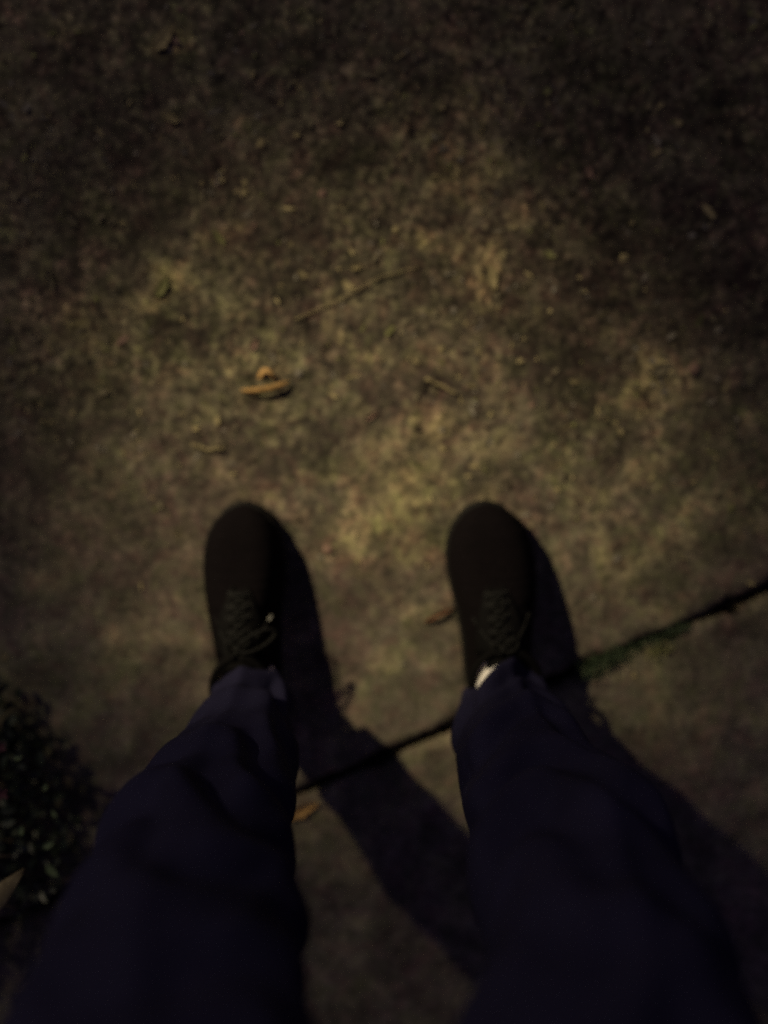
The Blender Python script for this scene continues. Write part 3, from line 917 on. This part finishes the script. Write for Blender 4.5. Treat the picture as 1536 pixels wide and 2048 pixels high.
# ---- shoes
def shoe(heel, toe, mirror, sock_mat, label, wide=1.0):
    """heel, toe: ground points of the sole ends; mirror +1 right foot, -1 left foot"""
    H = Vector((heel[0], heel[1], 0)); Tt = Vector((toe[0], toe[1], 0))
    L = (Tt - H).length
    dy = (Tt - H).normalized(); dx = Vector((dy.y, -dy.x, 0))
    def W(x, y, z): return H + dx * x + dy * y + Vector((0, 0, z + 0.004))
    #  t, left half width, right half width (of a right shoe; big toe is on its left), top height
    prof = [(0.0, .006, .006, .050), (.012, .019, .019, .068), (.04, .030, .030, .084), (.10, .036, .036, .094), (.20, .0385, .038, .099), (.30, .0385, .040, .100), (.40, .0385, .044, .098),
            (.50, .041, .0495, .091), (.60, .045, .0535, .079), (.70, .0485, .0545, .068), (.78, .0485, .0525, .0615), (.86, .044, .047, .056), (.92, .036, .0375, .049), (.965, .025, .0245, .040), (.99, .0125, .0115, .031), (1.0, .004, .004, .024)]
    P = np.array(prof)
    NT, NA = 96, 40
    ts = np.concatenate([np.linspace(0, .06, 14)[:-1], np.linspace(.06, .88, 58)[:-1], 1 - 0.12 * (1 - np.linspace(0, 1, 26)) ** 1.7])
    def pr(c, t): return float(np.interp(t, P[:, 0], P[:, c]))
    def hw(t, s_):
        c = 1 if (s_ * mirror) < 0 else 2
        return pr(c, t) * wide
    V, F = [], []
    z0 = 0.016
    rnd = random.Random(3 + mirror)
    for t in ts:
        for k in range(NA + 1):
            a = math.pi * k / NA                 # from the +x side, over the top, to the -x side
            ca, sa = math.cos(a), math.sin(a)
            h = pr(3, t)
            ex = 0.62 if t > .55 else 0.75
            x = (abs(ca) ** ex) * (1 if ca > 0 else -1) * hw(t, 1 if ca > 0 else -1) * (1 - 0.10 * sa)
            z = z0 + (h - z0) * (sa ** 0.72 if sa > 0 else 0)
            # creases across the vamp
            cr = 0.0012 * math.sin(t * 150) * math.exp(-((t - .66) / .05) ** 2) * sa
            # toe cap seam and instep facing step
            seam = -0.0011 * math.exp(-((t - (.80 - 0.05 * (1 - sa))) / .006) ** 2)
            V.append(W(x, t * L, z + cr + seam))
    n1 = NA + 1
    for i in range(len(ts) - 1):
        for k in range(NA):
            F.append((i * n1 + k, (i + 1) * n1 + k, (i + 1) * n1 + k + 1, i * n1 + k + 1))
    up = mesh('shoe', V, F, M_suede, person, True)
    up['label'] = label
    # sole, a ring of rubber that stands 3 mm proud of the upper
    SV, SF = [], []
    outl = []
    tt = np.concatenate([np.linspace(0, 1, 60)])
    def outline(off):
        pts = []
        for t in ts: pts.append((hw(t, 1) + off * (1 if 0.02 < t < .985 else .4), t * L + (off if t > .97 else (-off if t < .02 else 0))))
        for t in ts[::-1]: pts.append((-hw(t, -1) - off * (1 if 0.02 < t < .985 else .4), t * L + (off if t > .97 else (-off if t < .02 else 0))))
        return pts
    levels = [(0.0015, 0.0), (0.0035, 0.003), (0.0035, 0.017), (0.0022, 0.021), (-0.003, 0.0215)]
    for off, z in levels:
        for (x, y) in outline(off):
            rise = 0.006 * max(0, (y / L - .8) / .2) ** 2
            SV.append(W(x, y, z - 0.003 + rise))
    no = len(outline(0))
    for l in range(len(levels) - 1):
        for k in range(no):
            SF.append((l * no + k, l * no + (k + 1) % no, (l + 1) * no + (k + 1) % no, (l + 1) * no + k))
    SF.append(tuple(range(no))[::-1])
    mesh('sole', SV, SF, M_rubber, up, True)
    # facings and tongue: leather flaps on the instep
    def top_z(x, t):
        hwid = hw(t, 1 if x > 0 else -1)
        h = pr(3, t)
        c = min(.999, abs(x) / hwid) ** (1 / (0.62 if t > .55 else .75))
        return z0 + (h - z0) * (max(0.0, 1 - c * c) ** 0.5) ** 0.72
    for s_ in (-1, 1):
        fv, ff = [], []
        n = 12
        for i in range(n + 1):
            t = .36 + (.655 - .36) * i / n
            for j in range(6):
                x = s_ * (0.008 + 0.026 * j / 5 * (1 - .93 * (i / n) ** 2))
                fv.append(W(x, t * L, top_z(x, t) + 0.0022 - 0.0012 * (j / 5) ** 3))
        for i in range(n):
            for j in range(5):
                a = i * 6 + j; ff.append((a, a + 6, a + 7, a + 1))
        fa = mesh('facing', fv, ff, M_leather, up, True)
        m = fa.modifiers.new('t', 'SOLIDIFY'); m.thickness = 0.0022; m.offset = 0
    tv, tf = [], []
    for i in range(13):
        t = .30 + (.64 - .30) * i / 12
        for j in range(9):
            x = (j / 8 * 2 - 1) * 0.022 * (1 - .7 * (i / 12) ** 3)
            tv.append(W(x, t * L, top_z(x, t) + 0.0008 + (0.010 * (1 - i / 3) if i < 3 else 0)))
    for i in range(12):
        for j in range(8):
            a = i * 9 + j; tf.append((a, a + 9, a + 10, a + 1))
    tg = mesh('tongue', tv, tf, M_leather, up, True)
    tg.modifiers.new('t', 'SOLIDIFY').thickness = 0.002
    # collar: padded roll round the ankle opening
    pts = []
    for k in range(33):
        a = 2 * math.pi * k / 32
        pts.append(W(math.sin(a) * (0.044 if mirror > 0 else 0.037), ((.235 if mirror > 0 else .21) + .15 * math.cos(a)) * L, 0.101 + 0.004 * math.cos(a)))
    tube('collar', pts, 0.005, M_leather, up, 10)
    # eyelets and laces
    eye = {}
    for s_ in (-1, 1):
        for q in range(5):
            t = .415 + .052 * q
            x = s_ * 0.0135
            x *= 1 - .1 * q / 4 + rnd.uniform(-.12, .12)
            c = W(x, t * L + rnd.uniform(-.002, .002), top_z(x, t) + 0.0042); eye[(s_, q)] = c
            pts = [c + dx * math.cos(6.2832 * k / 10) * 0.0026 + dy * math.sin(6.2832 * k / 10) * 0.0026 for k in range(11)]
            tube('eyelet', pts, 0.0008, M_metal, up, 6)
    for q in range(5):
        a, b = eye[(-1, q)], eye[(1, q)]
        mid = (a + b) / 2 + Vector((0, 0, 0.0035))
        tube('lace', [a, a.lerp(mid, .5) + Vector((0, 0, .001)), mid, b.lerp(mid, .5) + Vector((0, 0, .001)), b], 0.0021, M_lace, up, 8)
        if q:
            for s_ in (-1, 1):
                a, b = eye[(s_, q)], eye[(-s_, q - 1)]
                mid = (a + b) / 2 + Vector((0, 0, 0.0018 + 0.0012 * s_))
                tube('lace', [a, a.lerp(mid, .5), mid, b.lerp(mid, .5), b], 0.0018, M_lace, up, 8)
    # bow: two loops and two loose ends
    kn = (eye[(-1, 0)] + eye[(1, 0)]) / 2 + Vector((0, 0, 0.008)) - dy * 0.004
    for s_ in (-1, 1):
        loop = []
        for k in range(15):
            a = math.pi * 2 * k / 14
            rx = (0.024 if (s_ > 0 and mirror < 0) else (0.010 if s_ > 0 else 0.007)) * (1 - math.cos(a)); ry = (0.0085 if mirror > 0 else 0.011) * math.sin(a)
            q = kn + dx * s_ * rx + dy * (ry + 0.35 * rx) + Vector((0, 0, 0.005 * math.sin(a / 2) - 0.55 * max(0, rx - .012)))
            loop.append(q)
        tube('lace', loop, 0.0023 if mirror < 0 else 0.0018, M_lace, up, 8)
        end = [kn + dx * s_ * 0.038 * f * (1 if s_ > 0 else .8) + dy * 0.030 * f * f + Vector((0, 0, 0.002 - 0.030 * f * f)) for f in (0, .2, .4, .6, .8, 1.0)]
        tube('lace', end, 0.0016, M_lace, up, 8)
        d_ = (end[-1] - end[-2]).normalized()
        tube('lace_tip', [end[-1], end[-1] + d_ * 0.008], 0.0018, M_tip if (s_ > 0 and mirror < 0) else M_lace, up, 8)
    V, F = tube_geo([kn - dx * 0.005, kn, kn + dx * 0.005], [0.003, 0.0045, 0.003], 10)
    mesh('lace_knot', V, F, M_lace, up, True)
    return up

shoe((-0.186, -0.418), (-0.193, -0.118), -1, M_shadesock, 'left shoe, black brown suede with dark laces', 1.05)
shoe((0.166, -0.415), (0.136, -0.117), 1, M_sock, 'right shoe, black brown suede with dark laces', 1.14)

def sock(c, a_, b_, lean, mat, label):
    V, F = [], []
    lv = [(0.060, 0.86), (0.085, 0.92), (0.100, 0.98), (0.115, .97), (0.13, .93), (0.15, .90), (0.18, .88), (0.22, .9)]
    for z, s_ in lv:
        for k in range(40):
            t = 6.2832 * k / 40
            rib = 1 + 0.006 * math.cos(20 * t)
            V.append((c[0] + lean[0] * (z - .1) + math.cos(t) * a_ * s_ * rib, c[1] + lean[1] * (z - .1) + math.sin(t) * b_ * s_ * rib, z))
    for l in range(len(lv) - 1):
        for k in range(40):
            F.append((l * 40 + k, l * 40 + (k + 1) % 40, (l + 1) * 40 + (k + 1) % 40, (l + 1) * 40 + k))
    o = mesh('sock', V, F, mat, person, True)
    o['label'] = label
sock((0.1565, -0.358), 0.0385, 0.049, (0.1, -0.5), M_sock, 'white sock at the right ankle')
sock((-0.181, -0.374), 0.036, 0.043, (-0.1, -0.5), M_shadesock, 'pale sock at the left ankle')

# ================================================================== the phone in the hands
ph = empty('smartphone', (0, 0, CAM_H))
ph.rotation_euler = (TILT, 0, 0)
def rbox(name, x0, x1, y0, y1, z0, z1, r, mat, parent):
    bm = bmesh.new()
    bmesh.ops.create_cube(bm, size=1)
    for v in bm.verts:
        v.co = Vector(((x0 + x1) / 2 + v.co.x * (x1 - x0), (y0 + y1) / 2 + v.co.y * (y1 - y0), (z0 + z1) / 2 + v.co.z * (z1 - z0)))
    bmesh.ops.bevel(bm, geom=bm.edges[:], offset=r, segments=3, affect='EDGES')
    me = bpy.data.meshes.new(name); bm.to_mesh(me); bm.free()
    return link_mesh(name, me, mat, parent, True)
rbox('case', -0.055, 0.020, -0.142, 0.018, 0.0045, 0.0125, 0.003, M_rubber, ph)
rbox('screen', -0.052, 0.017, -0.138, 0.014, 0.0128, 0.0134, 0.0002, M_leather, ph)
setp(ph, 'black phone held level in both hands above the ground', 'phone')

# ================================================================== the street lamp up the path
sl = empty('street_lamp', (lamp_pos.x - 0.55, lamp_pos.y + 0.65, -0.035))
V, F = tube_geo([Vector((0, 0, z)) for z in (0, 0.05, 0.9, 1.0, 2.5, 4.6)], [0.11, 0.10, 0.09, 0.055, 0.05, 0.04], 16)
mesh('post', V, F, M_lampmetal, sl, True)
tip = Vector((0.55, -0.65, LAMP_Z + 0.16))
tube('arm', [Vector((0, 0, 4.55)), Vector((0.1, -0.12, 4.68)), Vector((0.3, -0.36, 4.70)), tip + Vector((0, 0, 0.08))], 0.022, M_lampmetal, sl, 10)
V, F = [], []
for (r_, z) in ((0.03, 0.12), (0.10, 0.09), (0.16, 0.03), (0.20, 0.0)):
    for k in range(20): V.append(tip + Vector((math.cos(k * math.pi / 10) * r_, math.sin(k * math.pi / 10) * r_, z)))
for l in range(3):
    for k in range(20): F.append((l * 20 + k, l * 20 + (k + 1) % 20, (l + 1) * 20 + (k + 1) % 20, (l + 1) * 20 + k))
F.append(tuple(range(20)))
sh = mesh('lamp_shade', V, F, M_lampmetal, sl, True)
sh.modifiers.new('t', 'SOLIDIFY').thickness = 0.003
setp(sl, 'green grey street lamp post with a round shade, ahead and to the left', 'street lamp')
